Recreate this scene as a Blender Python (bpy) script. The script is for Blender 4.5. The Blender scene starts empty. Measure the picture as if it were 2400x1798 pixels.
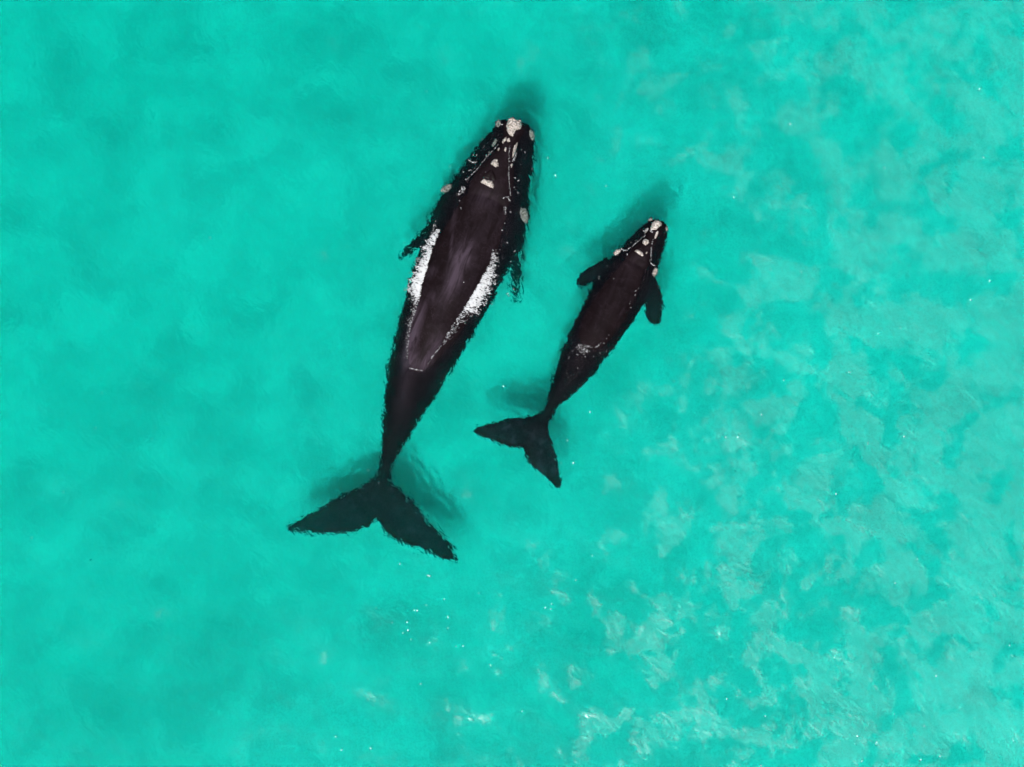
import bpy, bmesh, math, random
import numpy as np
from mathutils import Vector
from mathutils.bvhtree import BVHTree

random.seed(7)
rng = np.random.default_rng(11)
S = bpy.context.scene
COL = S.collection

# ------------------------------------------------------------------ camera
CAM_H = 60.0
cam_data = bpy.data.cameras.new("camera")
cam_data.sensor_width = 36.0
cam_data.lens = 72.0                     # 30 m of sea across the frame
cam_data.clip_end = 1000.0
cam = bpy.data.objects.new("camera", cam_data)
cam.location = (0, 0, CAM_H)
COL.objects.link(cam)
S.camera = cam

# ------------------------------------------------------------------ sky and sun
SUN_ELEV, SUN_AZ = math.radians(62.5), math.radians(196)      # azimuth clockwise from +Y
world = bpy.data.worlds.new("World")
S.world = world
world.use_nodes = True
wn = world.node_tree
sky = wn.nodes.new("ShaderNodeTexSky")
sky.sky_type = 'NISHITA'
sky.sun_disc = False
sky.sun_elevation = SUN_ELEV
sky.sun_rotation = SUN_AZ
wn.links.new(sky.outputs[0], wn.nodes["Background"].inputs[0])
wn.nodes["Background"].inputs[1].default_value = 0.06

sun_data = bpy.data.lights.new("sun", 'SUN')
sun_data.energy = 5.0
sun_data.angle = math.radians(5.0)
sun_data.color = (1.0, 0.98, 0.95)
sun = bpy.data.objects.new("sun", sun_data)
d = Vector((math.sin(SUN_AZ) * math.cos(SUN_ELEV), math.cos(SUN_AZ) * math.cos(SUN_ELEV), math.sin(SUN_ELEV)))
sun.rotation_euler = d.to_track_quat('Z', 'Y').to_euler()
sun.location = d * 80
COL.objects.link(sun)

S.view_settings.view_transform = 'Standard'
S.view_settings.look = 'None'
S.view_settings.gamma = 1.0
S.view_settings.use_curve_mapping = False
S.view_settings.exposure = 0.44
cy = S.cycles
cy.max_bounces = 12
cy.transmission_bounces = 8
cy.transparent_max_bounces = 16
cy.volume_bounces = 1
cy.glossy_bounces = 3
cy.diffuse_bounces = 3
cy.caustics_refractive = True
cy.caustics_reflective = False
cy.sample_clamp_indirect = 6.0
cy.use_denoising = True
cy.denoising_prefilter = 'ACCURATE'
cy.denoising_input_passes = 'RGB_ALBEDO'

# ------------------------------------------------------------------ helpers
PX = 80.0


def W(p, z=0.0):
    """Picture measurement (2400 px wide photograph) -> metres on the sea at depth z."""
    f = 1.0 - 0.85 * z / CAM_H if z < 0 else 1.0 - z / CAM_H
    return ((p[0] - 1200.0) / PX * f, (899.0 - p[1]) / PX * f)


def tag(o, label=None, cat=None, group=None, kind=None):
    if label: o["label"] = label
    if cat: o["category"] = cat
    if group: o["group"] = group
    if kind: o["kind"] = kind
    return o


def mesh_obj(name, verts, faces, mat, parent=None, smooth=True):
    me = bpy.data.meshes.new(name)
    me.from_pydata([tuple(map(float, v)) for v in verts], [], [tuple(map(int, f)) for f in faces])
    me.materials.append(mat)
    if smooth:
        me.polygons.foreach_set("use_smooth", [True] * len(me.polygons))
    me.update()
    o = bpy.data.objects.new(name, me)
    COL.objects.link(o)
    if parent: o.parent = parent
    return o


def new_mat(name):
    m = bpy.data.materials.new(name)
    m.use_nodes = True
    nt = m.node_tree
    nt.nodes.clear()
    return m, nt, nt.nodes, nt.links


def node(nt, typ, **kw):
    n = nt.nodes.new(typ)
    for k, v in kw.items():
        if k in n.inputs.keys():
            n.inputs[k].default_value = v
        else:
            setattr(n, k, v)
    return n


def noise(nt, scale, detail=3.0, rough=0.5, dist=0.0, vec=None):
    n = nt.nodes.new("ShaderNodeTexNoise")
    n.inputs["Scale"].default_value = scale
    n.inputs["Detail"].default_value = detail
    n.inputs["Roughness"].default_value = rough
    n.inputs["Distortion"].default_value = dist
    if vec: nt.links.new(vec, n.inputs["Vector"])
    return n


def ramp(nt, src, stops, interp='LINEAR'):
    r = nt.nodes.new("ShaderNodeValToRGB")
    r.color_ramp.interpolation = interp
    el = r.color_ramp.elements
    el[0].position, el[0].color = stops[0][0], stops[0][1]
    el[1].position, el[1].color = stops[-1][0], stops[-1][1]
    for p, c in stops[1:-1]:
        e = el.new(p); e.color = c
    if src: nt.links.new(src, r.inputs[0])
    return r


def g(v): return (v, v, v, 1)


# ------------------------------------------------------------------ materials
def water_material():
    m, nt, N, L = new_mat("sea_water")
    out = N.new("ShaderNodeOutputMaterial")
    geo = N.new("ShaderNodeNewGeometry")
    mp = node(nt, "ShaderNodeMapping")
    mp.vector_type = 'TEXTURE'
    mp.inputs["Rotation"].default_value = (0, 0, math.radians(40))
    mp.inputs["Scale"].default_value = (1.0, 1.5, 1.0)
    L.new(geo.outputs["Position"], mp.inputs["Vector"])
    n1 = noise(nt, 3.6, 2.0, 0.5, 0.5, mp.outputs[0])
    n2 = noise(nt, 13.0, 2.0, 0.5, 0.3, mp.outputs[0])
    ad = node(nt, "ShaderNodeMath", operation='MULTIPLY_ADD')
    L.new(n2.outputs["Fac"], ad.inputs[0]); ad.inputs[1].default_value = 0.22
    L.new(n1.outputs["Fac"], ad.inputs[2])
    bump = node(nt, "ShaderNodeBump", Strength=1.0, Distance=0.13)
    L.new(ad.outputs[0], bump.inputs["Height"])
    # wind-ruffled cat's paws: micro roughness changes from patch to patch
    att = node(nt, "ShaderNodeAttribute", attribute_name="ruffle")
    p1 = noise(nt, 0.85, 3.0, 0.55, 0.5, geo.outputs["Position"])
    p2 = noise(nt, 2.4, 5.0, 0.68, 0.6, geo.outputs["Position"])
    mx = node(nt, "ShaderNodeMath", operation='MULTIPLY_ADD')
    L.new(p2.outputs["Fac"], mx.inputs[0]); mx.inputs[1].default_value = 0.42
    L.new(p1.outputs["Fac"], mx.inputs[2])
    ma = node(nt, "ShaderNodeMath", operation='ADD')
    L.new(mx.outputs[0], ma.inputs[0]); L.new(att.outputs["Fac"], ma.inputs[1])
    rr = ramp(nt, ma.outputs[0], [(0.60, g(0.05)), (0.85, g(0.15)), (0.99, g(0.50)), (1.12, g(0.62))])
    bs = ramp(nt, ma.outputs[0], [(0.6, g(0.08)), (0.92, g(0.32)), (1.1, g(0.70))])
    bump2 = node(nt, "ShaderNodeBump", Distance=0.05)
    L.new(ad.outputs[0], bump2.inputs["Height"]); L.new(bs.outputs[0], bump2.inputs["Strength"])
    fr = node(nt, "ShaderNodeFresnel", IOR=1.33)
    L.new(bump2.outputs[0], fr.inputs["Normal"])
    gl = N.new("ShaderNodeBsdfGlossy")
    L.new(rr.outputs[0], gl.inputs["Roughness"]); L.new(bump2.outputs[0], gl.inputs["Normal"])
    rf = node(nt, "ShaderNodeBsdfRefraction", Roughness=0.0, IOR=1.33)
    L.new(bump.outputs[0], rf.inputs["Normal"])
    tr = N.new("ShaderNodeBsdfTransparent")
    m1 = node(nt, "ShaderNodeMixShader"); m1.inputs[0].default_value = 0.83
    L.new(tr.outputs[0], m1.inputs[1]); L.new(rf.outputs[0], m1.inputs[2])
    m2 = node(nt, "ShaderNodeMixShader")
    L.new(fr.outputs[0], m2.inputs[0]); L.new(m1.outputs[0], m2.inputs[1]); L.new(gl.outputs[0], m2.inputs[2])
    L.new(m2.outputs[0], out.inputs["Surface"])
    ab = node(nt, "ShaderNodeVolumeAbsorption"); ab.inputs["Color"].default_value = (0.0, 0.965, 0.945, 1); ab.inputs["Density"].default_value = 0.88
    sc = node(nt, "ShaderNodeVolumeScatter"); sc.inputs["Color"].default_value = (0.02, 1.0, 0.88, 1); sc.inputs["Density"].default_value = 0.040
    sc.inputs["Anisotropy"].default_value = 0.0
    av = N.new("ShaderNodeAddShader")
    L.new(ab.outputs[0], av.inputs[0]); L.new(sc.outputs[0], av.inputs[1])
    L.new(av.outputs[0], out.inputs["Volume"])
    return m


def sand_material():
    m, nt, N, L = new_mat("white_sand")
    out = N.new("ShaderNodeOutputMaterial")
    geo = N.new("ShaderNodeNewGeometry")
    n1 = noise(nt, 0.75, 5.0, 0.62, 0.4, geo.outputs["Position"])
    n2 = noise(nt, 5.0, 4.0, 0.65, 0.0, geo.outputs["Position"])
    mm = node(nt, "ShaderNodeMath", operation='MULTIPLY_ADD')
    L.new(n2.outputs["Fac"], mm.inputs[0]); mm.inputs[1].default_value = 0.34
    n3 = noise(nt, 0.16, 3.0, 0.55, 0.6, geo.outputs["Position"])
    m3 = node(nt, "ShaderNodeMath", operation='MULTIPLY_ADD'); L.new(n3.outputs["Fac"], m3.inputs[0]); m3.inputs[1].default_value = 0.35; L.new(n1.outputs["Fac"], m3.inputs[2])
    L.new(m3.outputs[0], mm.inputs[2])
    r = ramp(nt, mm.outputs[0], [(0.61, (0.64, 0.60, 0.53, 1)), (1.11, (0.97, 0.95, 0.83, 1))])
    b = node(nt, "ShaderNodeBsdfDiffuse")
    L.new(r.outputs[0], b.inputs["Color"])
    L.new(b.outputs[0], out.inputs["Surface"])
    return m


def skin_material():
    m, nt, N, L = new_mat("whale_skin")
    out = N.new("ShaderNodeOutputMaterial")
    tc = N.new("ShaderNodeTexCoord")
    mp = node(nt, "ShaderNodeMapping")
    mp.vector_type = 'TEXTURE'
    mp.inputs["Rotation"].default_value = (0, 0, math.radians(68))
    mp.inputs["Scale"].default_value = (2.4, 0.42, 1.0)
    L.new(tc.outputs["Object"], mp.inputs["Vector"])
    st = noise(nt, 2.2, 6.0, 0.65, 0.8, mp.outputs[0])
    cl = noise(nt, 1.6, 5.0, 0.6, 0.3, tc.outputs["Object"])
    att = node(nt, "ShaderNodeAttribute", attribute_name="scuff")
    a1 = node(nt, "ShaderNodeMath", operation='MULTIPLY')
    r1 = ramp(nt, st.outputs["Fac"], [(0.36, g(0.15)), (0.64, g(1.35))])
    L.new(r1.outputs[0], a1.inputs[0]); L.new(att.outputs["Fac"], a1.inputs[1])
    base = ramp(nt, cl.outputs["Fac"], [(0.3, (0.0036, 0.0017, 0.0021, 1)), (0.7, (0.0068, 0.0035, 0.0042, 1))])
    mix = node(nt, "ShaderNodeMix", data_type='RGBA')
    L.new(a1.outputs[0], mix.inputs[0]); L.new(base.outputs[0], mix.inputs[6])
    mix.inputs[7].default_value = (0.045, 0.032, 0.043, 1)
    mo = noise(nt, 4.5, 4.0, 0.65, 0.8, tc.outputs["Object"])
    mr0 = ramp(nt, mo.outputs["Fac"], [(0.50, g(0.0)), (0.66, g(0.9))])  # pale blotches; on the flukes they are painted ripple light
    mat_ = node(nt, "ShaderNodeAttribute", attribute_name="ripple_light_mottle")
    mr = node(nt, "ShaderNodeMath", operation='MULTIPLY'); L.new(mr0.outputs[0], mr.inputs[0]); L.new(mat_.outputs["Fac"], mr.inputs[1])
    s1 = noise(nt, 2.4, 2.0, 0.5, 1.2, tc.outputs["Object"])
    sa = node(nt, "ShaderNodeMath", operation='SUBTRACT'); L.new(s1.outputs["Fac"], sa.inputs[0]); sa.inputs[1].default_value = 0.5
    sb = node(nt, "ShaderNodeMath", operation='ABSOLUTE'); L.new(sa.outputs[0], sb.inputs[0])
    s2 = ramp(nt, sb.outputs[0], [(0.0, g(0.22)), (0.012, g(0.0))])  # thin pale lines painted into the skin for water-surface reflections
    mk = ramp(nt, cl.outputs["Fac"], [(0.45, g(0.0)), (0.6, g(1.0))])
    s3 = node(nt, "ShaderNodeMath", operation='MULTIPLY'); L.new(s2.outputs[0], s3.inputs[0]); L.new(mk.outputs[0], s3.inputs[1])
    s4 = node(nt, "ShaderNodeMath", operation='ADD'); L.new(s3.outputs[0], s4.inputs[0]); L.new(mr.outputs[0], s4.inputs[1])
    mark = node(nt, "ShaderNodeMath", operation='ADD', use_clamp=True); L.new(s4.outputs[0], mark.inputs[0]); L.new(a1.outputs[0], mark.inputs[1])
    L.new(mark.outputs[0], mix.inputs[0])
    fine = noise(nt, 30, 3.0, 0.6, 0.0, tc.outputs["Object"])
    bump = node(nt, "ShaderNodeBump", Strength=0.25, Distance=0.01)
    L.new(fine.outputs["Fac"], bump.inputs["Height"])
    p = N.new("ShaderNodeBsdfPrincipled")
    L.new(mix.outputs[2], p.inputs["Base Color"])
    rr = ramp(nt, st.outputs["Fac"], [(0.3, g(0.55)), (0.7, g(0.75))])
    L.new(rr.outputs[0], p.inputs["Roughness"])
    p.inputs["Specular IOR Level"].default_value = 0.04
    L.new(bump.outputs[0], p.inputs["Normal"])
    L.new(p.outputs[0], out.inputs["Surface"])
    return m


def simple_mat(name, stops, scale, rough=0.8, detail=4.0, bumpd=0.0):
    m, nt, N, L = new_mat(name)
    out = N.new("ShaderNodeOutputMaterial")
    tc = N.new("ShaderNodeTexCoord")
    n1 = noise(nt, scale, detail, 0.65, 0.2, tc.outputs["Object"])
    r = ramp(nt, n1.outputs["Fac"], stops)
    p = node(nt, "ShaderNodeBsdfPrincipled", Roughness=rough)
    p.inputs["Specular IOR Level"].default_value = 0.15
    L.new(r.outputs[0], p.inputs["Base Color"])
    if bumpd:
        b = node(nt, "ShaderNodeBump", Strength=1.0, Distance=bumpd)
        L.new(n1.outputs["Fac"], b.inputs["Height"]); L.new(b.outputs[0], p.inputs["Normal"])
    L.new(p.outputs[0], out.inputs["Surface"])
    return m


M_WATER = water_material()
M_SAND = sand_material()
M_SKIN = skin_material()
M_CALL = simple_mat("callosity_crust", [(0.30, (0.03, 0.02, 0.015, 1)), (0.45, (0.25, 0.215, 0.18, 1)), (0.60, (0.50, 0.455, 0.42, 1))], 20.0, 0.85, 5.0, 0.02)
M_FOAM = simple_mat("sea_foam", [(0.3, (0.80, 0.82, 0.82, 1)), (0.7, (0.9, 0.9, 0.9, 1))], 20.0, 0.6)
def thin_foam(m, a):
    nt = m.node_tree
    out = next(n for n in nt.nodes if n.type == 'OUTPUT_MATERIAL')
    p = next(n for n in nt.nodes if n.type == 'BSDF_PRINCIPLED')
    tr = nt.nodes.new("ShaderNodeBsdfTransparent"); mx = nt.nodes.new("ShaderNodeMixShader")
    mx.inputs[0].default_value = a
    nt.links.new(tr.outputs[0], mx.inputs[1]); nt.links.new(p.outputs[0], mx.inputs[2])
    nt.links.new(mx.outputs[0], out.inputs["Surface"])


thin_foam(M_FOAM, 0.30)
M_FLECK = simple_mat("painted_glint", [(0.3, (0.80, 0.82, 0.82, 1)), (0.7, (0.9, 0.9, 0.9, 1))], 20.0, 0.6)  # plain white colour standing in for sun glints on the water
M_HOLE = simple_mat("blowhole_lining", [(0.3, (0.003, 0.002, 0.002, 1)), (0.7, (0.008, 0.004, 0.004, 1))], 20.0, 0.5)
M_WEED = simple_mat("brown_seaweed", [(0.3, (0.012, 0.012, 0.005, 1)), (0.7, (0.03, 0.025, 0.01, 1))], 30.0, 0.5)

# ------------------------------------------------------------------ sea surface and seabed
wave_k, wind_k = [], []
for i in range(60):
    lam = 0.5 * (3.6 / 0.5) ** rng.random()
    ang = math.radians(40) + rng.normal(0, 0.62)
    k = 2 * math.pi / lam
    slope = 0.0045 * rng.uniform(0.5, 1.3)
    wave_k.append((k * math.cos(ang), k * math.sin(ang), slope / k, rng.uniform(0, 6.28)))
for i in range(70):
    lam = 0.65 * (1.9 / 0.65) ** rng.random()
    ang = math.radians(40) + rng.normal(0, 1.3)
    k = 2 * math.pi / lam
    slope = 0.0065 * rng.uniform(0.5, 1.3)
    wind_k.append((k * math.cos(ang), k * math.sin(ang), slope / k, rng.uniform(0, 6.28)))


def wind(X, Y):
    """0 in the calm upper left, 1 in the ruffled lower right"""
    return np.clip(0.44 + 0.039 * X + 0.000 * Y, 0.10, 1.0)


def ring(X, Y, cx, cy, r0, lam, amp, width):
    R = np.hypot(X - cx, Y - cy)
    return amp * np.exp(-((R - r0) / width) ** 2) * np.sin(2 * math.pi * R / lam)


def sea_height(X, Y):
    Z = np.zeros_like(X)
    for kx, ky, a, ph in wave_k:
        Z += a * np.sin(kx * X + ky * Y + ph)
    Zw = np.zeros_like(X)
    for kx, ky, a, ph in wind_k:
        Zw += a * np.sin(kx * X + ky * Y + ph)
    Z += Zw * wind(X, Y)
    # ripples shed by the heads and tails
    for (p, r0, lam, amp, wd, a0, a1) in RIPPLES:
        cx, cy_ = W(p)
        ang = np.degrees(np.arctan2(Y - cy_, X - cx))
        da = (ang - 0.5 * (a0 + a1) + 180) % 360 - 180
        mask = np.exp(-(da / (0.5 * (a1 - a0))) ** 4)
        Z += mask * ring(X, Y, cx, cy_, r0, lam, amp, wd)
    return Z


RIPPLES = [
    ((1190, 360), 1.35, 0.20, 0.010, 0.55, -50, 75),
    ((1500, 600), 1.10, 0.17, 0.008, 0.45, -60, 60),
    ((1500, 600), 1.0, 0.16, 0.006, 0.4, 120, 200),
    ((900, 1180), 1.6, 0.24, 0.012, 0.55, -10, 80),
    ((900, 1150), 1.2, 0.20, 0.008, 0.4, 110, 190),
    ((1270, 1000), 1.0, 0.18, 0.008, 0.4, -30, 60),
    ((1260, 1000), 0.9, 0.17, 0.007, 0.4, 100, 180),
    ((1020, 800), 1.5, 0.25, 0.008, 0.5, -60, 20),
]


def axis_coords(half, step, far):
    inner = np.arange(-half, half + 1e-6, step)
    return np.concatenate([-np.array(far[::-1]), inner, np.array(far)])


xs = axis_coords(17.5, 0.065, [20, 26, 40, 80, 160])
ys = axis_coords(13.5, 0.065, [16, 22, 36, 80, 160])
XX, YY = np.meshgrid(xs, ys, indexing='ij')
fade = np.clip((20 - np.abs(XX)) / 3.0, 0, 1) * np.clip((16 - np.abs(YY)) / 3.0, 0, 1)
ZZ = sea_height(XX, YY) * fade
nx, ny = len(xs), len(ys)
top = np.stack([XX, YY, ZZ], -1).reshape(-1, 3)
idx = np.arange(nx * ny).reshape(nx, ny)
q = np.stack([idx[:-1, :-1], idx[1:, :-1], idx[1:, 1:], idx[:-1, 1:]], -1).reshape(-1, 4)
# closed body of water down below the seabed
border = list(idx[:, 0]) + list(idx[-1, 1:]) + list(idx[-2::-1, -1]) + list(idx[0, -2:0:-1])
bot = top[border].copy(); bot[:, 2] = -9.0
nb = len(border); b0 = nx * ny
sides = [(border[i], b0 + i, b0 + (i + 1) % nb, border[(i + 1) % nb]) for i in range(nb)]
me = bpy.data.meshes.new("water")
V = np.concatenate([top, bot])
me.from_pydata(V.tolist(), [], q.tolist() + sides + [tuple(b0 + i for i in range(nb))[::-1]])
sm = np.zeros(len(me.polygons), dtype=bool); sm[:len(q)] = True
me.polygons.foreach_set("use_smooth", sm)
me.materials.append(M_WATER)
att = me.attributes.new("ruffle", 'FLOAT', 'POINT')
ruff = (wind(V[:, 0], V[:, 1]) - 0.5) * 0.44 + 0.08
near = np.full(len(V), 9.0)                 # the animals leave slicks of calm water round themselves
for p in [(1195, 330), (1150, 450), (1100, 560), (1050, 680), (1000, 800), (955, 915), (920, 1030), (900, 1130), (840, 1190), (770, 1215), (710, 1235), (930, 1210), (980, 1260), (1035, 1295),
          (1530, 550), (1485, 620), (1450, 690), (1400, 775), (1350, 865), (1305, 930), (1270, 985), (1210, 1015), (1150, 1010), (1260, 1050), (1290, 1110)]:
    wx, wy = W(p)
    near = np.minimum(near, np.hypot(V[:, 0] - wx, V[:, 1] - wy))
ruff -= 0.26 * np.exp(-(near / 1.5) ** 2)
att.data.foreach_set("value", ruff.astype(np.float32))
me.update()
water = bpy.data.objects.new("water", me)
COL.objects.link(water)
tag(water, "clear turquoise sea rippled by light wind around the two whales", "water", kind='structure')

gx = np.concatenate([[-170, -90, -50], np.arange(-30, 30.1, 0.5), [50, 90, 170]])
GX, GY = np.meshgrid(gx, gx, indexing='ij')
GZ = -3.0 + 0.018 * np.clip(GX, -20, 20) - 0.008 * np.clip(GY, -20, 20)
for i in range(14):
    lam = rng.uniform(2.5, 9); an = rng.uniform(0, 6.28); k = 2 * math.pi / lam
    GZ += 0.05 * lam / 9 * np.sin(k * (math.cos(an) * GX + math.sin(an) * GY) + rng.uniform(0, 6.28))
n = len(gx); ii = np.arange(n * n).reshape(n, n)
qs = np.stack([ii[:-1, :-1], ii[1:, :-1], ii[1:, 1:], ii[:-1, 1:]], -1).reshape(-1, 4)
seabed = mesh_obj("seabed", np.stack([GX, GY, GZ], -1).reshape(-1, 3), qs, M_SAND)
tag(seabed, "pale sandy sea floor seen through the shallow water", "seabed", kind='structure')


# ------------------------------------------------------------------ whales
def smooth1(a, n):
    k = np.ones(n) / n
    p = np.concatenate([np.repeat(a[:1], n // 2), a, np.repeat(a[-1:], n // 2)])
    return np.convolve(p, k, 'valid')


def densify(P, m=400):
    P = np.array(P, float)
    s = np.concatenate([[0], np.cumsum(np.hypot(*np.diff(P, axis=0).T))])
    t = np.linspace(0, s[-1], m)
    x, y = np.interp(t, s, P[:, 0]), np.interp(t, s, P[:, 1])
    return np.stack([x, y], -1), t


def interp(tab, s):
    return np.interp(s, [a for a, b in tab], [b for a, b in tab])


def loft_plate(pairs, zs, thick, nsec=16, sub=4):
    """Fin: lens sections between a leading and a trailing edge."""
    A = np.array([p[0] for p in pairs], float); B = np.array([p[1] for p in pairs], float)
    t0 = np.arange(len(pairs)); t = np.linspace(0, len(pairs) - 1, (len(pairs) - 1) * sub + 1)
    f = lambda v: np.interp(t, t0, v)
    Ax, Ay, Bx, By = f(A[:, 0]), f(A[:, 1]), f(B[:, 0]), f(B[:, 1])
    z = f(np.array(zs, float)); th = f(np.array(thick, float))
    vs, fs = [], []
    for i in range(len(t)):
        for j in range(nsec):
            a = 2 * math.pi * j / nsec
            c = 0.5 - 0.5 * math.cos(a)
            px = Ax[i] + (Bx[i] - Ax[i]) * c; py = Ay[i] + (By[i] - Ay[i]) * c
            prof = math.sin(a) * (1.15 - 0.55 * c)
            zz = z[i] + 0.5 * th[i] * prof
            x, y = W((px, py), z[i])
            vs.append((x, y, zz))
    m = len(t)
    for i in range(m - 1):
        for j in range(nsec):
            j2 = (j + 1) % nsec
            fs.append((i * nsec + j, i * nsec + j2, (i + 1) * nsec + j2, (i + 1) * nsec + j))
    fs.append(tuple(range(nsec))[::-1]); fs.append(tuple((m - 1) * nsec + j for j in range(nsec)))
    return vs, fs


def loft_body(Lp, Rp, Cp, tabs):
    C, s = densify(Cp, 420)
    C[:, 0] = smooth1(C[:, 0], 41); C[:, 1] = smooth1(C[:, 1], 41)
    T = np.gradient(C, axis=0); T /= np.linalg.norm(T, axis=1)[:, None]
    T[:, 0] = smooth1(T[:, 0], 41); T[:, 1] = smooth1(T[:, 1], 41)
    T /= np.linalg.norm(T, axis=1)[:, None]
    Nn = np.stack([-T[:, 1], T[:, 0]], -1)              # points to picture left of the heading... sign fixed below
    Ld, _ = densify(Lp, 1500); Rd, _ = densify(Rp, 1500)

    def half(D, i):
        rel = D - C[i]
        al = rel @ T[i]
        j = np.argmin(np.abs(al) + 0.02 * np.abs(rel @ Nn[i]))
        return rel[j] @ Nn[i]
    hl = np.array([half(Ld, i) for i in range(len(C))]); hr = np.array([half(Rd, i) for i in range(len(C))])
    hl = smooth1(hl, 7); hr = smooth1(hr, 7)
    n = 112
    vs, fs = [], []
    last = len(C) - 1
    for i in range(len(C)):
        si = s[i]
        mid = 0.5 * (hl[i] + hr[i]); w = 0.5 * abs(hl[i] - hr[i]) / PX + 0.004
        a = interp(tabs['k'], si) * w
        e = interp(tabs['e'], si) / PX
        if e > 0.01:
            e = min(e, 0.93 * w)
            zt = a * (1 - math.sqrt(1 - (e / w) ** 2))
        else:
            zt = interp(tabs['zt'], si)
        blend = interp(tabs['dome'], si)                 # head top stays low, back rises
        zt = blend * zt + (1 - blend) * interp(tabs['zt'], si)
        zc = zt - a
        er = interp(tabs['ridge_w'], si) / PX
        rh = interp(tabs['ridge_z'], si)
        ex = interp(tabs['flat'], si)
        for j in range(n):
            th = 2 * math.pi * j / n
            c, sn = math.cos(th), math.sin(th)
            yy = w * math.copysign(abs(c) ** 0.92, c)
            if sn >= 0:
                zz = zc + a * sn ** ex
                if er > 0.01 and rh > -5:
                    v = abs(yy) / er
                    pl = 1.0 / (1.0 + (v * 0.94) ** 5)
                    if rh > zz: zz = zz + (rh + 0.03 * (1 - v * v) * (v < 1) - zz) * pl
            else:
                zz = zc + 1.05 * a * sn
            off = mid + yy * PX
            x, y = W((C[i, 0] + Nn[i, 0] * off, C[i, 1] + Nn[i, 1] * off), min(zc, 0) if zt < 0 else 0)
            vs.append((x, y, zz))
    for i in range(last):
        for j in range(n):
            j2 = (j + 1) % n
            fs.append((i * n + j, (i + 1) * n + j, (i + 1) * n + j2, i * n + j2))
    fs.append(tuple(range(n))); fs.append(tuple(last * n + j for j in range(n))[::-1])
    return vs, fs


RIPPLE_LIGHT_SPOTS = [(770, 1215, 95), (970, 1245, 100), (880, 1160, 60), (1170, 1015, 70), (1270, 1080, 75)]  # fluke areas where rippling water light is painted into the skin colour


def make_body(root, shells, voxel, scuffs):
    bm = bmesh.new()
    for vs, fs in shells:
        bv = [bm.verts.new(v) for v in vs]
        for f in fs:
            try: bm.faces.new([bv[i] for i in f])
            except ValueError: pass
    bmesh.ops.recalc_face_normals(bm, faces=bm.faces[:])
    me0 = bpy.data.meshes.new("body_raw"); bm.to_mesh(me0); bm.free()
    tmp = bpy.data.objects.new("body_raw", me0); COL.objects.link(tmp)
    md = tmp.modifiers.new("r", 'REMESH'); md.mode = 'VOXEL'; md.voxel_size = voxel
    sm_ = tmp.modifiers.new("s", 'SMOOTH'); sm_.factor = 0.5; sm_.iterations = 6
    dg = bpy.context.evaluated_depsgraph_get()
    me = bpy.data.meshes.new_from_object(tmp.evaluated_get(dg))
    bpy.data.objects.remove(tmp); bpy.data.meshes.remove(me0)
    me.name = "body"
    me.materials.clear(); me.materials.append(M_SKIN)
    me.polygons.foreach_set("use_smooth", [True] * len(me.polygons))
    co = np.empty(len(me.vertices) * 3, np.float32); me.vertices.foreach_get("co", co); co = co.reshape(-1, 3)
    px = co[:, 0] * PX + 1200; py = 899 - co[:, 1] * PX
    val = np.zeros(len(co))
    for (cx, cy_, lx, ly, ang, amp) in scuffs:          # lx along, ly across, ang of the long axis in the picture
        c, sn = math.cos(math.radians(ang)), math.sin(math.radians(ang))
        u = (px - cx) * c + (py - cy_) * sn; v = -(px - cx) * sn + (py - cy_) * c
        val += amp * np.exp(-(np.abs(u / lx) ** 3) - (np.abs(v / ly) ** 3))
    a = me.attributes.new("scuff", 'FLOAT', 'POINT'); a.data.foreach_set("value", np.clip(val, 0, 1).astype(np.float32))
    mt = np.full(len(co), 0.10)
    for (cx, cy_, r) in RIPPLE_LIGHT_SPOTS:
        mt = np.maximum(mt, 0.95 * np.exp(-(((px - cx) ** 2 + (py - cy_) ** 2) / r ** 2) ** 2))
    a = me.attributes.new("ripple_light_mottle", 'FLOAT', 'POINT'); a.data.foreach_set("value", mt.astype(np.float32))
    o = bpy.data.objects.new("body", me); COL.objects.link(o)
    o.parent = root
    o.matrix_parent_inverse = root.matrix_world.inverted()
    f = np.empty(len(me.loops), np.int32); me.loops.foreach_get("vertex_index", f)
    polys = [tuple(p.vertices) for p in me.polygons]
    return o, BVHTree.FromPolygons([tuple(map(float, v)) for v in co], polys)


def surf(bvh, x, y, default):
    hit = bvh.ray_cast(Vector((x, y, 5)), Vector((0, 0, -1)))
    return hit[0].z if hit[0] is not None else default


def poly_dist(P, x, y):
    """signed-ish: distance to polygon edge, inside flag"""
    inside = False; dmin = 1e9
    n = len(P)
    for i in range(n):
        x1, y1 = P[i]; x2, y2 = P[(i + 1) % n]
        if (y1 > y) != (y2 > y) and x < (x2 - x1) * (y - y1) / (y2 - y1) + x1: inside = not inside
        dx, dy = x2 - x1, y2 - y1
        t = max(0, min(1, ((x - x1) * dx + (y - y1) * dy) / (dx * dx + dy * dy + 1e-12)))
        dmin = min(dmin, math.hypot(x - x1 - t * dx, y - y1 - t * dy))
    return inside, dmin


def ell(cx, cy, a, b, ang=0, n=14, jit=0.12):
    out = []
    for i in range(n):
        t = 2 * math.pi * i / n
        r = 1 + random.uniform(-jit, jit)
        u, v = a * math.cos(t) * r, b * math.sin(t) * r
        c, s = math.cos(math.radians(ang)), math.sin(math.radians(ang))
        out.append((cx + u * c - v * s, cy + u * s + v * c))
    return out


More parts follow.
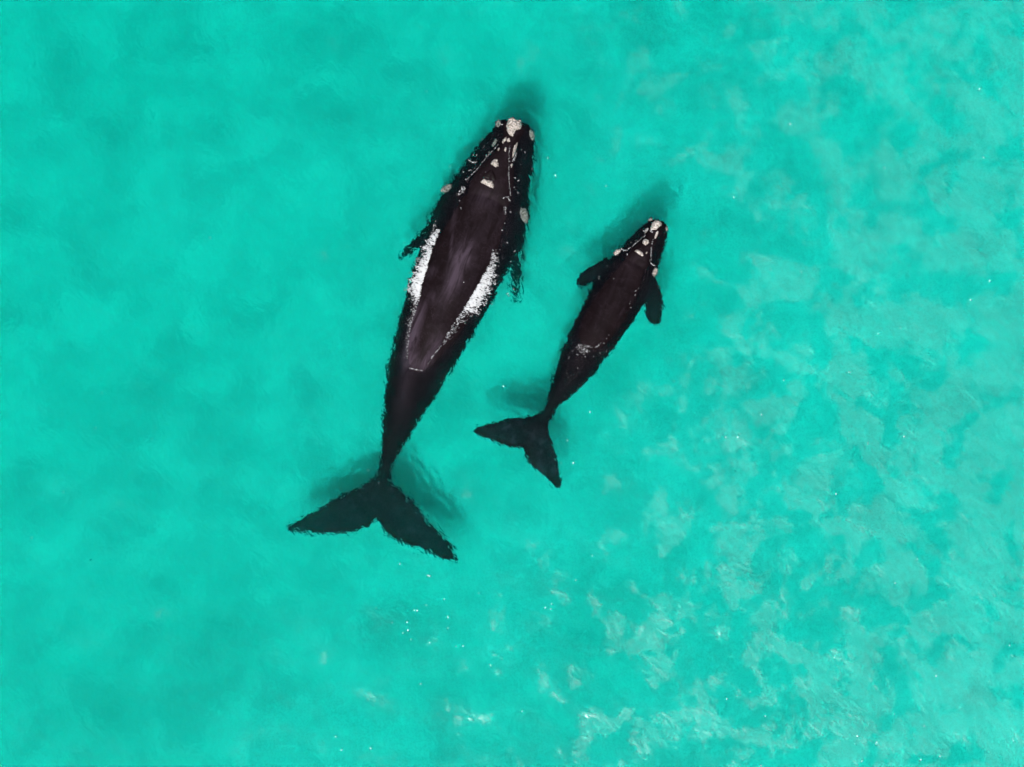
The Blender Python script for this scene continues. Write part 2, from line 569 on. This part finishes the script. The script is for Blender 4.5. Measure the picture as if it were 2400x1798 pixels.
def crust(name, root, bvh, poly_px, mat, h=0.06, step=0.022, zmin=None, lumps=0.03):
    P = [W(p) for p in poly_px]
    x0, x1 = min(p[0] for p in P), max(p[0] for p in P)
    y0, y1 = min(p[1] for p in P), max(p[1] for p in P)
    nxp, nyp = int((x1 - x0) / step) + 2, int((y1 - y0) / step) + 2
    vid, vs = {}, []
    ph = [random.uniform(0, 6.28) for _ in range(6)]
    cz = surf(bvh, sum(p[0] for p in P) / len(P), sum(p[1] for p in P) / len(P), -0.2)
    for i in range(nxp):
        for j in range(nyp):
            x, y = x0 + i * step, y0 + j * step
            ins, dd = poly_dist(P, x, y)
            if not ins and dd > step * 0.5: continue
            if not ins: dd = 0
            z = surf(bvh, x, y, cz)
            if zmin is not None: z = max(z, zmin)
            lump = (math.sin(38 * x + ph[0]) * math.sin(41 * y + ph[1]) + math.sin(67 * x + 23 * y + ph[2]) * math.sin(59 * y - 31 * x + ph[3]))
            hh = h * (1 - math.exp(-dd / 0.045)) * (1 + 0.3 * lump) + lumps * random.uniform(-0.5, 0.5) * min(1, dd / 0.03)
            vid[(i, j)] = len(vs); vs.append((x, y, z + hh + 0.004))
    nt_ = len(vs)
    vs += [(x, y, z - h - 0.12) for x, y, z in vs]
    fs, edges = [], {}
    for (i, j) in list(vid):
        k = [(i, j), (i + 1, j), (i + 1, j + 1), (i, j + 1)]
        if all(p in vid for p in k):
            f = [vid[p] for p in k]
            fs.append(tuple(f)); fs.append(tuple(v + nt_ for v in f[::-1]))
            for a, b in zip(f, f[1:] + f[:1]): edges[(a, b)] = 1
    for (a, b) in edges:
        if (b, a) not in edges: fs.append((b, a, a + nt_, b + nt_))
    o = mesh_obj(name, vs, fs, mat, None)
    o.parent = root; o.matrix_parent_inverse = root.matrix_world.inverted()
    return o


def tube(name, root, pts, r, mat):
    vs, fs = [], []
    P = np.array(pts, float); n = 8
    for i in range(len(P)):
        t = P[min(i + 1, len(P) - 1)] - P[max(i - 1, 0)]; t /= np.linalg.norm(t)
        s = np.cross(t, (0, 0, 1)); s /= np.linalg.norm(s); u = np.cross(s, t)
        ri = r * (0.35 + 0.65 * math.sin(math.pi * (i + 0.3) / (len(P) - 0.4)))
        for j in range(n):
            a = 2 * math.pi * j / n
            vs.append(P[i] + ri * (math.cos(a) * s + math.sin(a) * u))
    for i in range(len(P) - 1):
        for j in range(n):
            fs.append((i * n + j, i * n + (j + 1) % n, (i + 1) * n + (j + 1) % n, (i + 1) * n + j))
    fs.append(tuple(range(n))[::-1]); fs.append(tuple((len(P) - 1) * n + j for j in range(n)))
    o = mesh_obj(name, vs, fs, mat)
    o.parent = root; o.matrix_parent_inverse = root.matrix_world.inverted()
    return o


def z1(p): return (1000 + p[0] / 6.903, 220 + p[1] / 6.903)
def z2(p): return (900 + p[0] / 5.5225, 400 + p[1] / 5.5225)
def z3(p): return (880 + p[0] / 5.5225, 540 + p[1] / 5.5225)
def z4(p): return (860 + p[0] / 6.903, 780 + p[1] / 6.903)
def z6(p): return (1320 + p[0] / 6.903, 480 + p[1] / 6.903)
def z7(p): return (1220 + p[0] / 5.5225, 680 + p[1] / 5.5225)


def whale_root(center_px, label, group):
    r = bpy.data.objects.new("whale", None)
    x, y = W(center_px); r.location = (x, y, 0)
    r.empty_display_size = 0.5
    COL.objects.link(r)
    bpy.context.view_layer.update()
    return tag(r, label, "whale", group)


GROUP = "right whales swimming side by side"

# ---- the mother
ML = [(1197, 275), (1185, 276), (1172, 281), (1158, 298), (1145, 314), (1126, 334), (1108, 359), (1093, 382), (1072, 407), (1055, 426), (1031, 451), (1018, 478), (1007, 508), (997, 535), (985, 570), (973, 605), (962, 640), (951, 680), (942, 721), (930, 757), (920, 795), (912, 837), (906, 881), (901, 925), (898, 965), (897, 1020), (895, 1056), (890, 1088), (886, 1115), (884, 1140)]
MR = [(1197, 275), (1212, 276), (1227, 284), (1243, 298), (1251, 318), (1252, 350), (1252, 380), (1247, 408), (1242, 440), (1240, 472), (1239, 510), (1231, 545), (1217, 580), (1200, 615), (1180, 645), (1162, 688), (1141, 725), (1119, 764), (1097, 801), (1073, 841), (1045, 884), (1019, 936), (995, 964), (976, 1000), (949, 1039), (930, 1068), (920, 1090), (917, 1115), (917, 1140)]
MC = [(1201, 275), (1197, 310), (1188, 347), (1168, 402), (1148, 458), (1116, 534), (1052, 683), (1001, 800), (958, 913), (930, 988), (915, 1049), (902, 1115), (898, 1145)]
M_TABS = dict(
    k=[(0, 0.9), (80, 0.8), (200, 0.78), (450, 0.85), (563, 0.95), (684, 1.15), (764, 1.35), (894, 1.9)],
    e=[(0, 0), (170, 0), (180, 38), (225, 52), (273, 60), (340, 70), (435, 72), (520, 60), (563, 44), (610, 28), (635, 8), (640, 0), (2000, 0)],
    zt=[(0, -0.02), (40, -0.05), (100, -0.16), (150, -0.14), (200, 0.0), (635, -0.01), (684, -0.05), (764, -0.16), (827, -0.42), (894, -0.72), (930, -0.8)],
    dome=[(0, 0), (165, 0), (215, 1), (2000, 1)],
    ridge_w=[(0, 14), (20, 24), (45, 18), (75, 18), (110, 30), (150, 46), (185, 48), (230, 50)],
    ridge_z=[(0, 0.10), (30, 0.13), (100, 0.11), (165, 0.14), (185, 0.10), (205, 0.0), (225, -9), (2000, -9)],
    flat=[(0, 0.7), (150, 0.8), (250, 1.0), (2000, 1.0)],
)
mother = whale_root((1075, 640), "large black whale with foam along both flanks and pale crusts on its head", GROUP)
shells = [loft_body(ML, MR, MC, M_TABS)]
shells.append(loft_plate([((908, 1100), (890, 1224)), ((868, 1127), (880, 1219)), ((845, 1138), (872, 1229)), ((812, 1154), (858, 1239)), ((769, 1176), (825, 1250)), ((732, 1199), (775, 1251)), ((703, 1217), (728, 1250)), ((688, 1227), (702, 1247)), ((671, 1239), (675, 1245))],
                         [-0.95, -0.98, -1.0, -1.03, -1.08, -1.13, -1.18, -1.2, -1.2], [0.34, 0.3, 0.26, 0.22, 0.19, 0.16, 0.14, 0.13, 0.1]))
shells.append(loft_plate([((892, 1100), (878, 1222)), ((917, 1126), (886, 1224)), ((932, 1141), (892, 1234)), ((949, 1157), (908, 1252)), ((966, 1171), (936, 1272)), ((999, 1214), (979, 1287)), ((1032, 1245), (1017, 1302)), ((1051, 1268), (1043, 1314)), ((1063, 1288), (1060, 1316)), ((1076, 1311), (1072, 1318))],
                         [-0.95, -0.98, -1.0, -1.03, -1.08, -1.13, -1.18, -1.2, -1.2, -1.2], [0.34, 0.3, 0.27, 0.23, 0.2, 0.17, 0.15, 0.14, 0.12, 0.1]))
shells.append(loft_plate([((1025, 480), (1030, 580)), ((1000, 525), (1000, 578)), ((985, 545), (985, 582)), ((965, 565), (973, 588)), ((947, 583), (962, 597)), ((936, 597), (948, 605)), ((932, 604), (938, 607))],
                         [-0.7, -0.75, -0.85, -1.0, -1.2, -1.45, -1.6], [0.3, 0.25, 0.2, 0.17, 0.15, 0.13, 0.1]))
shells.append(loft_plate([((1235, 540), (1175, 570)), ((1224, 588), (1190, 600)), ((1223, 640), (1197, 640)), ((1220, 680), (1200, 680)), ((1213, 706), (1205, 707))],
                         [-0.8, -1.0, -1.5, -1.9, -2.2], [0.3, 0.22, 0.18, 0.15, 0.1]))
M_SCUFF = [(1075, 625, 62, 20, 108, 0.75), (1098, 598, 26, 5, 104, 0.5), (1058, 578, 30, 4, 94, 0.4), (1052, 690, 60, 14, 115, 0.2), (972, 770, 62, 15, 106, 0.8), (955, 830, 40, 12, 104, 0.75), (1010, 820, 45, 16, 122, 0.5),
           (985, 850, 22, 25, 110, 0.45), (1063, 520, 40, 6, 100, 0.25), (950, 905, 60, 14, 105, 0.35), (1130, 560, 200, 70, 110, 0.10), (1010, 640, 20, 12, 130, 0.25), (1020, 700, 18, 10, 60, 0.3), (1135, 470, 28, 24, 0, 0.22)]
body_m, bvh_m = make_body(mother, shells, 0.032, M_SCUFF)

crust("callosity", mother, bvh_m, [z1(p) for p in [(1320, 420), (1385, 388), (1420, 400), (1450, 440), (1520, 432), (1550, 490), (1520, 580), (1440, 600), (1425, 640), (1395, 705), (1335, 680), (1300, 600), (1285, 530)]], M_CALL, 0.10)
crust("callosity", mother, bvh_m, [z1(p) for p in [(860, 1440), (930, 1373), (985, 1405), (1060, 1415), (1090, 1490), (1080, 1537), (1020, 1520), (930, 1468)]], M_CALL, 0.08)
crust("callosity", mother, bvh_m, [z1(p) for p in [(1028, 1140), (1070, 1085), (1110, 1055), (1150, 1065), (1162, 1180), (1120, 1197), (1060, 1162)]], M_CALL, 0.07)
for (cx, cy_, a, b, an) in [(1092, 782, 22, 68, 24), (1258, 755, 25, 62, 28), (1327, 760, 24, 38, 15), (1425, 912, 24, 122, 16), (1165, 900, 17, 30, 22), (1274, 908, 17, 38, 8), (965, 990, 14, 19, 20), (1375, 1162, 17, 34, 8), (1015, 938, 26, 7, -10)]:
    crust("callosity", mother, bvh_m, [z1(p) for p in ell(cx, cy_, a, b, an, 14, 0.2)], M_CALL, 0.05, 0.016)
crust("callosity", mother, bvh_m, [z1(p) for p in ell(1160, 470, 45, 62, 20)], M_CALL, 0.06, 0.022, -0.14)
crust("callosity", mother, bvh_m, [z1(p) for p in ell(1702, 660, 38, 95, -8)], M_CALL, 0.06, 0.022, -0.15)
crust("callosity", mother, bvh_m, [z1(p) for p in ell(325, 1515, 110, 55, -32)], M_CALL, 0.07, 0.025, -0.15)
crust("callosity", mother, bvh_m, [z2(p) for p in ell(1812, 570, 48, 105, -12)], M_CALL, 0.07, 0.025, -0.17)


def blowhole(root, bvh, outline_px, ridge_px, r):
    h = crust("blowhole", root, bvh, outline_px, M_HOLE, 0.012, 0.012, None, 0.0)
    pts = []
    D, _ = densify(ridge_px, 14)
    for p in D:
        x, y = W(p); pts.append((x, y, surf(bvh, x, y, 0.1) + 0.02))
    t = tube("rim", h, pts, r, M_SKIN)
    t.parent = h; t.matrix_parent_inverse.identity()
    return h


bpy.context.view_layer.update()
blowhole(mother, bvh_m, [z1(p) for p in [(905, 1345), (960, 1320), (1030, 1262), (1045, 1300), (1010, 1385), (975, 1380), (935, 1360)]], [z1(p) for p in [(898, 1352), (945, 1305), (1038, 1250)]], 0.022)
blowhole(mother, bvh_m, [z1(p) for p in [(1062, 1290), (1095, 1345), (1112, 1400), (1095, 1420), (1060, 1400), (1040, 1360)]], [z1(p) for p in [(1055, 1250), (1100, 1345), (1116, 1415)]], 0.022)

# ---- the calf
CL = [(1537, 509), (1528, 511), (1518, 520), (1498, 536), (1476, 558), (1456, 578), (1439, 596), (1425, 612), (1410, 632), (1396, 655), (1382, 683), (1365, 716), (1347, 752), (1332, 785), (1318, 821), (1307, 854), (1296, 888), (1286, 925), (1278, 948), (1271, 965), (1264, 985)]
CR = [(1537, 509), (1552, 512), (1563, 529), (1565, 544), (1560, 567), (1555, 590), (1546, 610), (1540, 639), (1532, 668), (1518, 700), (1501, 727), (1483, 756), (1464, 781), (1446, 807), (1425, 834), (1401, 865), (1377, 894), (1347, 921), (1321, 943), (1303, 960), (1294, 977), (1290, 995)]
CC = [(1540, 509), (1538, 530), (1529, 553), (1490, 618), (1453, 684), (1398, 776), (1346, 870), (1306, 932), (1284, 968), (1276, 990)]
C_TABS = dict(
    k=[(0, 0.9), (60, 0.8), (200, 0.8), (300, 0.9), (420, 1.15), (480, 1.4), (540, 1.9)],
    e=[(0, 0), (105, 0), (112, 20), (130, 26), (190, 38), (250, 42), (300, 39), (335, 30), (348, 14), (354, 0), (2000, 0)],
    zt=[(0, 0.0), (25, -0.03), (60, -0.10), (90, -0.10), (125, 0.0), (340, 0.01), (356, -0.02), (420, -0.07), (480, -0.2), (520, -0.36), (560, -0.48)],
    dome=[(0, 0), (95, 0), (130, 1), (2000, 1)],
    ridge_w=[(0, 8), (12, 14), (30, 14), (50, 14), (75, 18), (100, 26), (140, 30)],
    ridge_z=[(0, 0.07), (20, 0.10), (60, 0.08), (100, 0.08), (120, 0.02), (135, -9), (2000, -9)],
    flat=[(0, 0.7), (90, 0.8), (160, 1.0), (2000, 1.0)],
)
calf = whale_root((1430, 720), "smaller black whale calf with both flippers spread, swimming beside the foaming adult", GROUP)
shells = [loft_body(CL, CR, CC, C_TABS)]
shells.append(loft_plate([((1295, 955), (1240, 1052)), ((1264, 968), (1224, 1051)), ((1246, 976), (1218, 1053)), ((1215, 978), (1208, 1053)), ((1191, 980), (1180, 1048)), ((1164, 988), (1154, 1036)), ((1127, 998), (1129, 1023)), ((1108, 1008), (1109, 1014))],
                         [-0.55, -0.58, -0.6, -0.63, -0.66, -0.7, -0.74, -0.75], [0.24, 0.2, 0.18, 0.16, 0.14, 0.13, 0.12, 0.1]))
shells.append(loft_plate([((1272, 960), (1222, 1048)), ((1287, 990), (1226, 1055)), ((1286, 1015), (1230, 1067)), ((1295, 1032), (1240, 1088)), ((1305, 1074), (1258, 1102)), ((1311, 1105), (1284, 1126)), ((1315, 1130), (1303, 1144)), ((1314, 1143), (1310, 1147))],
                         [-0.55, -0.58, -0.6, -0.63, -0.66, -0.7, -0.74, -0.75], [0.24, 0.2, 0.18, 0.16, 0.14, 0.13, 0.12, 0.1]))
shells.append(loft_plate([((1425, 600), (1420, 672)), ((1398, 618), (1396, 657)), ((1378, 628), (1385, 666)), ((1359, 642), (1371, 675)), ((1351, 654), (1361, 675)), ((1350, 664), (1354, 671))],
                         [-0.4, -0.48, -0.58, -0.68, -0.75, -0.78], [0.22, 0.18, 0.16, 0.14, 0.12, 0.1]))
shells.append(loft_plate([((1535, 650), (1490, 690)), ((1547, 675), (1507, 702)), ((1552, 695), (1513, 714)), ((1555, 716), (1512, 730)), ((1554, 740), (1515, 746)), ((1550, 756), (1521, 757)), ((1543, 760), (1530, 760))],
                         [-0.4, -0.48, -0.56, -0.64, -0.72, -0.78, -0.8], [0.22, 0.18, 0.16, 0.15, 0.14, 0.12, 0.1]))
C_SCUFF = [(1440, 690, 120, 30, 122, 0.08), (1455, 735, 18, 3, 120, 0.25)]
body_c, bvh_c = make_body(calf, shells, 0.026, C_SCUFF)

crust("callosity", calf, bvh_c, [z6(p) for p in [(1440, 290), (1490, 248), (1545, 245), (1585, 280), (1590, 335), (1545, 370), (1510, 405), (1455, 410), (1410, 405), (1412, 370)]], M_CALL, 0.06)
crust("callosity", calf, bvh_c, [z6(p) for p in ell(1333, 605, 50, 52, 20)], M_CALL, 0.05, 0.016)
crust("callosity", calf, bvh_c, [z6(p) for p in [(1155, 755), (1180, 730), (1225, 735), (1280, 775), (1295, 825), (1270, 838), (1215, 805)]], M_CALL, 0.05, 0.016)
crust("callosity", calf, bvh_c, [z6(p) for p in [(1325, 790), (1350, 760), (1368, 770), (1340, 805)]], M_CALL, 0.03, 0.014)
crust("callosity", calf, bvh_c, [z6(p) for p in ell(1345, 415, 22, 55, 28)], M_CALL, 0.03, 0.016)
crust("callosity", calf, bvh_c, [z6(p) for p in ell(1505, 490, 22, 70, 22)], M_CALL, 0.03, 0.016)
crust("callosity", calf, bvh_c, [z6(p) for p in ell(1412, 235, 42, 24, -38)], M_CALL, 0.05, 0.018, -0.05)
crust("callosity", calf, bvh_c, [z6(p) for p in ell(1678, 382, 22, 48, -5)], M_CALL, 0.05, 0.018, -0.05)
crust("callosity", calf, bvh_c, [z6(p) for p in ell(875, 765, 66, 42, -38)], M_CALL, 0.05, 0.02, -0.03)
crust("callosity", calf, bvh_c, [z6(p) for p in ell(1488, 1085, 45, 78, 18)], M_CALL, 0.05, 0.02, -0.04)
bpy.context.view_layer.update()
blowhole(calf, bvh_c, [z6(p) for p in [(1215, 712), (1245, 700), (1262, 672), (1268, 700), (1250, 728)]], [z6(p) for p in [(1205, 715), (1245, 700), (1265, 665)]], 0.016)
blowhole(calf, bvh_c, [z6(p) for p in [(1290, 690), (1300, 740), (1325, 770), (1300, 775), (1280, 745)]], [z6(p) for p in [(1296, 685), (1292, 735), (1315, 790)]], 0.016)


# ------------------------------------------------------------------ foam and painted glint flecks
def sea_z(x, y):
    return float(sea_height(np.array([x]), np.array([y]))[0])


class Flakes:
    def __init__(self): self.v, self.f = [], []

    def add(self, x, y, z, l, w, h, ang):
        c, s = math.cos(ang), math.sin(ang); b = len(self.v)
        k = 6
        ring_ = []
        for i in range(k):
            t = 2 * math.pi * i / k
            r = random.uniform(0.75, 1.2)
            u, v = l * math.cos(t) * r, w * math.sin(t) * r
            self.v.append((x + u * c - v * s, y + u * s + v * c, z + random.uniform(-0.2, 0.2) * h))
        self.v.append((x, y, z + h)); self.v.append((x, y, z - h * 0.7))
        for i in range(k):
            self.f.append((b + i, b + (i + 1) % k, b + k)); self.f.append((b + (i + 1) % k, b + i, b + k + 1))

    def build(self, name, label, mat=None):
        o = mesh_obj(name, self.v, self.f, mat or M_FOAM, None, False)
        return tag(o, label, "foam", kind='stuff')


def band(fl, inner, outer, bvh, count, dens):
    I, _ = densify(inner, 200); O, _ = densify(outer, 200)
    # slow clumping along and across the band
    cl = smooth1(rng.random(200), 5); cl = (cl - cl.min()) / (cl.max() - cl.min())
    gp = smooth1(rng.random(400), 9); gp = (gp - gp.min()) / (gp.max() - gp.min())
    for _ in range(count):
        t = random.random(); i = int(t * 199)
        v = random.random()
        reach = 0.5 + 0.85 * gp[int(t * 399)]              # ragged outer fringe
        core = interp(dens, t)
        p = core * (1.0 if v < 0.3 * core + 0.05 else max(0.0, 1.0 - (v - 0.3 * core) / max(0.1, reach - 0.3 * core)) ** 1.3) * (0.3 + 0.8 * cl[i])
        if random.random() > p: continue
        q_ = I[i] + (O[i] - I[i]) * v
        x, y = W(q_)
        dx, dy = W(O[i])[0] - W(I[i])[0], W(O[i])[1] - W(I[i])[1]
        ang = math.atan2(dy, dx) + random.gauss(0, 0.5)
        zb = surf(bvh, x, y, -1)
        z = max(zb, sea_z_fast(x, y)) + random.uniform(0.0, 0.03)
        l = random.uniform(0.012, 0.04) * (1.5 - 0.8 * v) * (0.45 + 0.65 * core)
        fl.add(x, y, z, l, l * random.uniform(0.18, 0.4), random.uniform(0.006, 0.016), ang)


def sea_z_fast(x, y):
    i = min(max(np.searchsorted(xs, x), 0), nx - 1); j = min(max(np.searchsorted(ys, y), 0), ny - 1)
    return float(ZZ[i, j])


li = [z3(p) for p in [(835, -10), (760, 170), (700, 370), (640, 560), (590, 740), (570, 900), (535, 1000), (485, 1150), (440, 1330), (415, 1640)]] + [(952, 846)]
lo = [z3(p) for p in [(740, -10), (560, 130), (530, 330), (450, 520), (385, 620), (365, 800), (425, 930), (385, 1110), (360, 1300), (365, 1640)]] + [(948, 846)]
fl = Flakes()
band(fl, li, lo, bvh_m, 7800, [(0, 0.3), (0.08, 0.7), (0.2, 0.85), (0.35, 1.0), (0.50, 1.0), (0.55, 0.4), (0.60, 0.24), (0.8, 0.14), (1, 0.05)])
fl.build("foam", "white water streaming off the left flank of the large whale")
ri = [z3(p) for p in [(1515, 260), (1475, 440), (1380, 620), (1290, 790), (1200, 940), (1100, 1080), (1000, 1230), (880, 1440), (730, 1640)]] + [z4(p) for p in [(980, 520)]]
ro = [z3(p) for p in [(1620, 250), (1690, 400), (1650, 560), (1610, 690), (1560, 840), (1480, 950), (1400, 1080), (1270, 1200), (1100, 1340), ]] + [z3(p) for p in [(880, 1510)]] + [z4(p) for p in [(1200, 240), (985, 530)]]
fl = Flakes()
band(fl, ri, ro, bvh_m, 7800, [(0, 0.2), (0.1, 0.5), (0.22, 0.85), (0.35, 1.0), (0.48, 0.95), (0.54, 0.4), (0.60, 0.3), (0.8, 0.16), (1, 0.05)])
fl.build("foam", "white water streaming off the right flank of the large whale")


def thread(fl, pts, bvh, n, jit=1.2, size=(0.008, 0.02)):
    D, _ = densify(pts, 300)
    for k in range(n):
        i = random.randrange(299)
        x, y = W((D[i][0] + random.gauss(0, jit), D[i][1] + random.gauss(0, jit)))
        dx, dy = D[i + 1] - D[i]
        z = max(surf(bvh, x, y, -1), sea_z_fast(x, y)) + 0.006
        l = random.uniform(*size)
        fl.add(x, y, z, l, l * random.uniform(0.3, 0.6), 0.006, math.atan2(-dy, dx) + random.gauss(0, 0.3))


def spots(fl, pts, bvh=None, s=(0.010, 0.02)):
    for p in pts:
        for k in range(random.choice((1, 1, 2))):
            x, y = W((p[0] + random.gauss(0, 1.2), p[1] + random.gauss(0, 1.2)))
            z = max(surf(bvh, x, y, -1) if bvh else -1, sea_z_fast(x, y)) + 0.012
            l = random.uniform(*s)
            fl.add(x, y, z, l, l * random.uniform(0.5, 0.9), 0.012, random.uniform(0, 3.1))


fl = Flakes()  # foam lines, plus white flakes as wet glints on the mother
thread(fl, [z1(p) for p in [(1150, 820), (1110, 880), (980, 1010), (850, 1180), (700, 1340), (640, 1400)]], bvh_m, 80, 0.7, (0.006, 0.014))
thread(fl, [z1(p) for p in [(1350, 820), (1335, 1000), (1330, 1150), (1330, 1300), (1335, 1420), (1350, 1600), (1360, 1660)]], bvh_m, 95, 0.9, (0.006, 0.014))
thread(fl, [z1(p) for p in [(1200, 492), (1250, 500)]], bvh_m, 12, 0.5)
thread(fl, [z1(p) for p in [(680, 1075), (730, 1110), (800, 1112)]], bvh_m, 26, 0.8)
thread(fl, [z1(p) for p in [(1450, 950), (1430, 1020), (1400, 1080)]], bvh_m, 26, 1.2)
thread(fl, [z2(p) for p in [(1000, 200), (1030, 240), (1010, 290), (960, 300)]], bvh_m, 20, 2.2, (0.010, 0.028))
thread(fl, [z2(p) for p in [(1550, 350), (1590, 340), (1640, 400)]], bvh_m, 16, 1.5)
thread(fl, [z2(p) for p in [(1575, 470), (1560, 520), (1580, 560)]], bvh_m, 14, 1.5)
thread(fl, [z2(p) for p in [(640, 800), (650, 720), (665, 660)]], bvh_m, 22, 2.2)
thread(fl, [z4(p) for p in [(690, 570), (780, 595), (900, 610)]], bvh_m, 30, 0.6)
spots(fl, [z1(p) for p in [(890, 725), (620, 883), (750, 990), (810, 990), (925, 860), (590, 1265), (385, 1185), (780, 1215), (720, 1230), (680, 1240), (1550, 910), (1585, 940), (1440, 1348), (1420, 1350), (1478, 1596), (965, 1285), (1098, 1342), (1490, 1410), (1510, 1140), (1420, 1500), (1430, 1535), (1400, 1080), (1970, 1043), (2095, 1345), (1700, 1220), (640, 1380)]], bvh_m)
spots(fl, [z2(p) for p in [(1735, 282), (980, 392), (998, 492), (1630, 400), (1570, 675), (1525, 775), (1640, 540), (1595, 938), (1650, 1165), (1690, 1050), (1045, 1470)]], bvh_m)
spots(fl, [z3(p) for p in [(1740, 850), (1712, 818), (1612, 875), (1790, 768), (1500, 960), (372, 162), (295, 510), (1700, 165)]], bvh_m)
spots(fl, [(917, 1147), (910, 1149), (887, 1130), (890, 1068), (863, 1102)], bvh_m)
fl.build("foam_and_glints", "thin white foam lines and white flecks as wet glints on the large whale's head and back")

fl = Flakes()  # calf's foam lines, with white flakes for its wet glints
thread(fl, [z6(p) for p in [(1330, 490), (1250, 560), (1190, 610), (1120, 670), (1060, 705)]], bvh_c, 60, 0.8, (0.006, 0.013))
thread(fl, [z6(p) for p in [(1455, 560), (1430, 640), (1420, 760), (1415, 900)]], bvh_c, 60, 0.8, (0.006, 0.013))
thread(fl, [z6(p) for p in [(940, 710), (980, 740), (1040, 735), (1070, 700)]], bvh_c, 22, 0.5)
thread(fl, [z6(p) for p in [(1410, 930), (1450, 980), (1490, 990)]], bvh_c, 18, 0.5)
thread(fl, [z6(p) for p in [(1310, 430), (1350, 400), (1420, 430), (1470, 440)]], bvh_c, 30, 1.6)
thread(fl, [z7(p) for p in [(720, 740), (760, 700), (800, 720), (850, 725), (940, 742), (1000, 725), (1040, 690), (1090, 680)]], bvh_c, 60, 1.1, (0.007, 0.015))
thread(fl, [z7(p) for p in [(730, 720), (790, 750), (850, 790), (780, 800)]], bvh_c, 50, 2.8)
spots(fl, [z7(p) for p in [(625, 873), (960, 865), (900, 800), (735, 825), (1120, 790), (1030, 825), (850, 780), (600, 1072), (618, 1132), (655, 1095), (752, 1003), (1420, 157), (1485, 65), (1425, 230), (770, 1225), (790, 1240), (560, 1362), (835, 870), (680, 790), (1150, 590), (1118, 630)]], bvh_c, (0.009, 0.016))
spots(fl, [z6(p) for p in [(720, 997), (583, 1157), (583, 1190), (817, 1200), (1200, 1348), (1175, 1390), (1170, 1462), (1040, 805), (1398, 908), (1105, 615), (1182, 582), (1225, 268)]], bvh_c, (0.009, 0.016))
fl.build("foam_and_glints", "thin white foam line and white flecks as wet glints across the calf's back")

fl = Flakes()  # sun glints on open water, made as white flakes
pts = [(418, 222), (999, 213), (623, 321), (491, 557), (467, 781), (1303, 414), (1420, 436), (1719, 461), (1850, 290), (2071, 390), (2295, 210), (2305, 370), (2320, 658), (2318, 655), (1877, 637), (2006, 737), (2057, 783), (2112, 768), (1989, 873), (1838, 891), (1785, 971), (1728, 1024), (1700, 1025), (2036, 1039), (2119, 1020), (1960, 1158), (2275, 703), (357, 1029), (226, 1003), (239, 919), (148, 1155), (75, 1262), (2150, 1311), (2098, 1367), (2275, 1341), (1958, 1541), (2371, 1536), (2374, 1539), (2194, 1585), (2317, 1597), (2364, 1512), (1704, 1637), (1728, 1630), (1758, 1622), (2097, 1674), (2166, 1701), (2010, 1724), (2002, 1743), (2052, 1740), (2020, 1783), (2156, 1780), (2203, 1771), (2287, 1683), (2375, 1733), (1784, 1793), (1795, 1676),
       (1004, 1349), (1007, 1350), (1042, 1406), (1000, 1417), (970, 1429), (979, 1430), (883, 1426), (919, 1459), (954, 1461), (956, 1477), (944, 1485), (963, 1499), (1007, 1507), (1051, 1445), (1050, 1474), (1123, 1392), (1084, 1515), (1067, 1515), (1290, 1428), (1293, 1415), (1280, 1425), (1350, 1358), (985, 1602), (1150, 1560), (1223, 1667), (869, 1754), (787, 1727), (801, 1759), (937, 1321), (1390, 1304), (1344, 1085), (1315, 1085), (1330, 1033), (1180, 905), (1380, 965), (1580, 895)]
spots(fl, pts, None, (0.012, 0.023))
fl.build("glint_flecks", "tiny white flecks standing in for sun glints over the open turquoise water", M_FLECK)

# ------------------------------------------------------------------ drifting weed
for (p, lab, n_) in [((212, 1312), "tiny dark seaweed scrap drifting alone at the far lower left of the whales", 1), ((1724, 1104), "tiny dark weed speck drifting right of the calf's tail", 1)]:
    x, y = W(p)
    vs, fs = [], []
    fk = Flakes()
    for k in range(n_):
        fk.add(x + random.uniform(-0.09, 0.09) * (n_ > 2), y + random.uniform(-0.06, 0.06) * (n_ > 2), sea_z_fast(x, y) - 0.04, 0.04, 0.014, 0.008, random.uniform(0, 3))
    o = mesh_obj("seaweed_scrap", [(a - x, b - y, c) for a, b, c in fk.v], fk.f, M_WEED)
    o.location = (x, y, 0)
    tag(o, lab, "seaweed")
